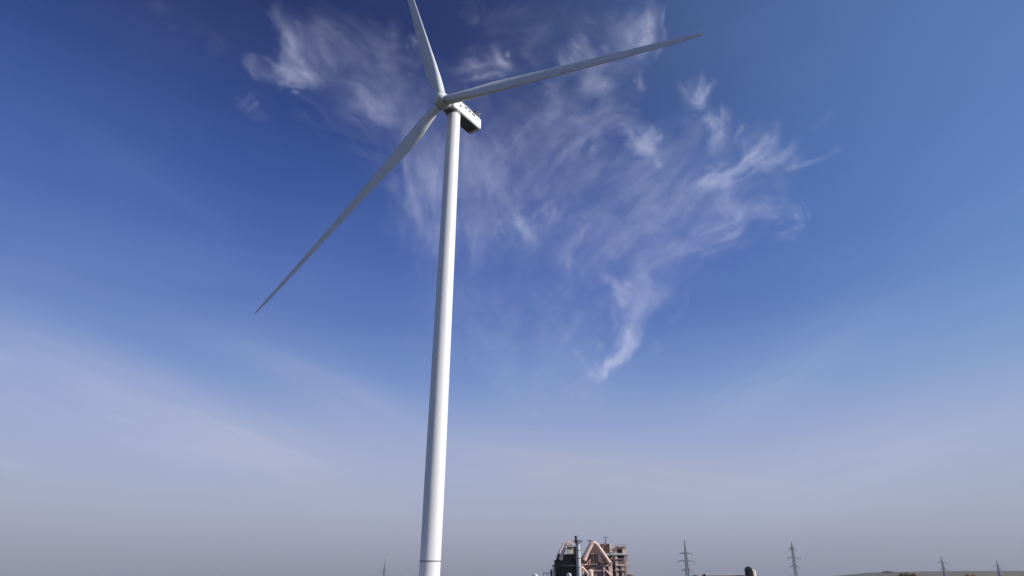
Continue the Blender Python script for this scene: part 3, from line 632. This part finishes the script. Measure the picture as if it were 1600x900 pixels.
STROKES=[
 # left cloud with its bright head
 ([(385,86),(400,100),(432,116),(470,124)],6,.22),([(462,116),(482,121),(504,124)],13,.55),([(448,30),(462,75),(474,118)],20,.42),([(420,100),(450,112)],16,.2),([(440,128),(490,134)],7,.25),
 ([(430,8),(438,35),(446,70),(450,115)],10,.17),([(440,30),(470,70),(480,120)],26,.14),([(500,10),(512,60),(505,115)],24,.13),
 ([(385,95),(400,105),(430,112)],10,.14),([(400,140),(385,148),(370,165)],7,.10),([(450,120),(440,140)],6,.10),
 ([(470,40),(540,90),(600,140)],40,.14),([(520,70),(580,80),(640,110)],34,.10),
 ([(555,120),(590,160),(630,195),(650,215)],16,.34),([(560,140),(600,180)],10,.22),([(600,110),(630,140),(670,150)],26,.26),([(625,135),(640,170),(650,200)],20,.26),
 ([(520,150),(560,165),(600,195)],30,.14),([(636,48),(645,72),(652,100)],6,.20),
 ([(230,-5),(238,8),(250,12)],14,.14),([(190,10),(260,25),(330,60),(350,80)],26,.03),([(360,150),(420,190)],10,.05),
 # veil hanging behind the tower
 ([(640,190),(638,250),(648,330),(655,390)],10,.13),([(665,200),(668,280),(672,370)],22,.17),([(690,230),(690,320),(700,430)],26,.16),
 ([(735,190),(730,280),(742,360),(735,430)],18,.26),([(750,210),(770,300),(790,360)],26,.15),([(730,400),(728,470),(735,540)],22,.09),
 ([(700,210),(720,260)],30,.12),([(765,230),(770,280),(800,330),(818,360),(833,380)],10,.16),([(780,320),(800,365)],6,.20),([(800,330),(830,385)],7,.16),
 ([(862,308),(856,330),(845,360)],8,.22),([(845,290),(860,350)],16,.10),([(890,375),(886,400),(890,420)],8,.20),([(820,380),(860,400),(895,410)],14,.10),([(870,400),(900,470)],24,.08),
 # diagonal fibres between the two clouds
 ([(800,310),(850,262),(905,205),(965,183),(1000,190)],8,.06),([(790,270),(840,230),(900,180)],14,.08),([(830,330),(900,280),(980,240)],16,.10),
 ([(880,270),(900,225),(940,195)],6,.09),([(860,340),(940,320),(1010,262)],16,.11),([(760,250),(830,200),(890,165)],20,.10),([(780,420),(850,370)],24,.08),
 ([(880,385),(960,330),(1060,270)],20,.12),([(920,250),(935,220),(960,200)],5,.12),([(900,360),(980,290),(1050,240)],10,.07),
 # hook
 ([(980,190),(1000,198),(1012,212),(1018,226),(1030,234)],8,.24),([(985,205),(994,222),(1008,232)],13,.55),([(998,230),(1028,235)],6,.30),([(1030,240),(1030,262)],4,.12),
 # upper right cloud
 ([(1016,-10),(1014,25),(1012,60),(1002,82)],9,.26),([(1000,10),(990,50),(975,80)],22,.22),([(955,30),(982,60),(1000,78)],21,.62),([(985,20),(1000,50),(1005,80)],13,.34),([(905,55),(918,75),(930,95)],7,.26),
 ([(880,78),(876,95),(885,108)],8,.24),([(890,80),(910,100),(930,110)],14,.18),([(940,95),(980,100),(1010,95)],18,.16),([(906,118),(925,132),(946,142)],12,.62),([(885,95),(925,100),(965,112)],14,.3),([(940,140),(960,135)],10,.20),
 ([(1000,110),(1006,130),(998,145)],7,.18),([(880,100),(868,150),(850,200)],10,.13),([(910,130),(890,170),(860,210)],14,.12),([(950,150),(930,190)],14,.10),
 ([(870,0),(910,40),(940,60)],20,.08),([(820,50),(870,70)],24,.06),
 ([(730,10),(738,30)],9,.10),([(775,70),(785,95),(800,106)],8,.22),([(705,112),(750,104),(800,104)],9,.16),([(720,90),(770,85)],14,.08),
 # crown shaped tuft
 ([(1064,152),(1085,152),(1104,146)],9,.42),([(1068,142),(1100,136)],10,.44),([(1097,112),(1092,132),(1080,148)],5,.36),([(1122,124),(1106,136),(1090,148)],5,.34),([(1056,122),(1062,138),(1068,150)],5,.24),([(1074,118),(1078,140)],4,.14),([(1068,160),(1066,190)],10,.08),
 ([(1100,175),(1108,190),(1122,210),(1110,235)],13,.50),([(1138,172),(1130,200),(1115,225)],9,.18),([(1085,185),(1080,230)],12,.16),([(1030,200),(1060,180)],14,.07),([(1040,240),(1090,250)],24,.10),
 # fan of streaks and bright core
 ([(1135,275),(1165,255),(1198,232),(1216,198)],6,.26),([(1150,270),(1180,250),(1208,240)],9,.20),([(1160,230),(1190,210),(1222,195)],14,.12),([(1165,220),(1160,245)],6,.10),
 ([(1212,254),(1232,242),(1254,222)],7,.30),([(1170,265),(1210,255),(1230,245)],12,.16),([(1225,266),(1265,255),(1312,237)],3,.14),([(1240,225),(1290,190),(1330,158)],11,.025),
 ([(1095,298),(1115,284),(1150,278)],8,.38),([(1105,285),(1130,282),(1150,290)],11,.28),([(1136,262),(1146,275),(1152,290)],6,.20),([(1136,285),(1140,318),(1160,340)],11,.55),([(1105,290),(1135,284)],12,.45),([(1165,335),(1200,330)],12,.2),([(1150,300),(1180,290)],14,.16),
 ([(1160,330),(1205,322),(1242,324)],7,.08),([(1238,322),(1250,335),(1244,352)],6,.22),([(1246,352),(1232,364),(1216,374)],6,.18),([(1190,330),(1215,345)],12,.07),
 # broad diagonal bands feeding the stem
 ([(960,420),(1010,370),(1060,330),(1095,308)],24,.20),([(990,440),(1040,395),(1090,368)],22,.24),([(1000,350),(1060,310),(1100,290)],14,.16),([(930,410),(980,360),(1040,320)],16,.14),([(1035,345),(1075,310)],6,.10),([(1040,405),(1100,375),(1160,350)],8,.14),
 # thin milky sheet the fibres are combed out of
 ([(480,60),(560,130),(640,190),(700,260)],70,.11),([(700,120),(760,230),(770,330),(740,430)],75,.14),([(780,110),(850,170),(900,150),(980,90)],60,.09),
 ([(770,330),(880,260),(990,190)],75,.13),([(820,440),(930,360),(1050,290),(1120,220)],80,.10),([(900,450),(1000,400),(1100,340),(1180,280)],60,.12),([(760,430),(830,500),(900,540)],75,.09),
 ([(680,430),(740,540),(800,620)],80,.09),([(960,420),(1000,460)],50,.12),([(1130,200),(1200,260),(1230,320)],50,.10),([(700,60),(800,50),(900,30)],50,.06),([(900,470),(930,540)],45,.09),([(760,520),(860,580),(960,640)],60,.10),([(680,480),(720,560)],45,.08),([(880,60),(950,100),(1000,60)],45,.10),
 ([(640,250),(660,340),(680,440)],45,.10),([(540,40),(600,90),(640,90)],35,.06),
 # stem
 ([(940,426),(958,440),(972,454),(988,466)],6,.50),([(985,425),(1000,450),(1000,475)],22,.55),([(1035,425),(1025,460),(1005,490)],20,.42),([(968,450),(975,490),(978,520)],12,.40),([(1000,470),(990,500),(978,530)],13,.40),
 ([(1000,480),(984,515),(975,538),(960,560)],9,.46),([(980,520),(968,550),(952,574),(934,600)],6,.60),([(918,574),(928,588),(934,602)],4,.26),
 ([(895,545),(912,568)],4,.10),([(1012,545),(1032,528)],4,.09),([(920,470),(900,520),(880,560)],34,.10),([(910,600),(870,640)],30,.10),([(1000,600),(1020,640)],30,.08),([(860,480),(840,560)],40,.06),
]
# ------------------------------------------------------------------ cirrus at nine kilometres
gx, gy, E = cirrus_density(np.random.default_rng(7))
ALT = 9000.0
PX, PY = np.meshgrid(gx, gy)
A_, B_ = PX - 800.0, 450.0 - PY
RX, RY, RZ = A_, FPX * CP - B_ * SP, FPX * SP + B_ * CP
S_ = ALT / RZ
co = np.stack([RX * S_, RY * S_, np.full_like(RX, ALT)], -1).reshape(-1, 3)
ny, nx = E.shape; idx = np.arange(ny * nx).reshape(ny, nx)
q = np.stack([idx[:-1, :-1], idx[:-1, 1:], idx[1:, 1:], idx[1:, :-1]], -1).reshape(-1, 4)
ef = E.reshape(-1); keep = ef[q].max(1) > 0.004; q = q[keep]
used = np.zeros(ny * nx, bool); used[q.reshape(-1)] = True
remap = -np.ones(ny * nx, int); remap[used] = np.arange(used.sum())
co = co[used]; dens = ef[used]; q = remap[q]
me = bpy.data.meshes.new('cirrus_cloud')
me.vertices.add(len(co)); me.vertices.foreach_set('co', co.reshape(-1).astype(np.float32))
me.loops.add(q.size); me.loops.foreach_set('vertex_index', q.reshape(-1).astype(np.int32))
me.polygons.add(len(q)); me.polygons.foreach_set('loop_start', np.arange(0, q.size, 4, dtype=np.int32))
me.polygons.foreach_set('loop_total', np.full(len(q), 4, np.int32)); me.update(calc_edges=True); me.validate()
at_ = me.attributes.new('ice_amount', 'FLOAT', 'POINT'); at_.data.foreach_set('value', dens.astype(np.float32))
cm = bpy.data.materials.new('ice_cloud'); cm.use_nodes = True; nt = cm.node_tree; nt.nodes.clear()
an = nt.nodes.new('ShaderNodeAttribute'); an.attribute_name = 'ice_amount'
tr = nt.nodes.new('ShaderNodeBsdfTransparent'); tl_ = nt.nodes.new('ShaderNodeBsdfTranslucent'); df = nt.nodes.new('ShaderNodeBsdfDiffuse')
tl_.inputs[0].default_value = (.80, .81, .93, 1); df.inputs[0].default_value = (.80, .81, .93, 1)
mx = nt.nodes.new('ShaderNodeMixShader'); mx.inputs[0].default_value = .25; nt.links.new(tl_.outputs[0], mx.inputs[1]); nt.links.new(df.outputs[0], mx.inputs[2])
m2 = nt.nodes.new('ShaderNodeMixShader'); nt.links.new(an.outputs['Fac'], m2.inputs[0]); nt.links.new(tr.outputs[0], m2.inputs[1]); nt.links.new(mx.outputs[0], m2.inputs[2])
ou = nt.nodes.new('ShaderNodeOutputMaterial'); nt.links.new(m2.outputs[0], ou.inputs[0])
me.materials.append(cm)
cl_o = bpy.data.objects.new('cirrus_cloud', me); COL.objects.link(cl_o)
tag(cl_o, 'thin white combed-out cirrus spread across the blue sky behind the turbine', 'cloud', kind='stuff')

# ------------------------------------------------------------------ haze: even air round the whole scene, sky and cirrus outside it
HAZE = 3.5e-5
if HAZE > 0:
    hz = MB(); hz.box(-7700, 7700, -2600, 7700, -1.0, 260.0)
    hm = bpy.data.materials.new('air'); hm.use_nodes = True; nt = hm.node_tree; nt.nodes.clear()
    pv = nt.nodes.new('ShaderNodeVolumePrincipled'); pv.inputs['Color'].default_value = (.80, .83, .92, 1); pv.inputs['Density'].default_value = HAZE
    ou = nt.nodes.new('ShaderNodeOutputMaterial'); nt.links.new(pv.outputs[0], ou.inputs['Volume'])
    tag(hz.build('haze', hm), kind='stuff')
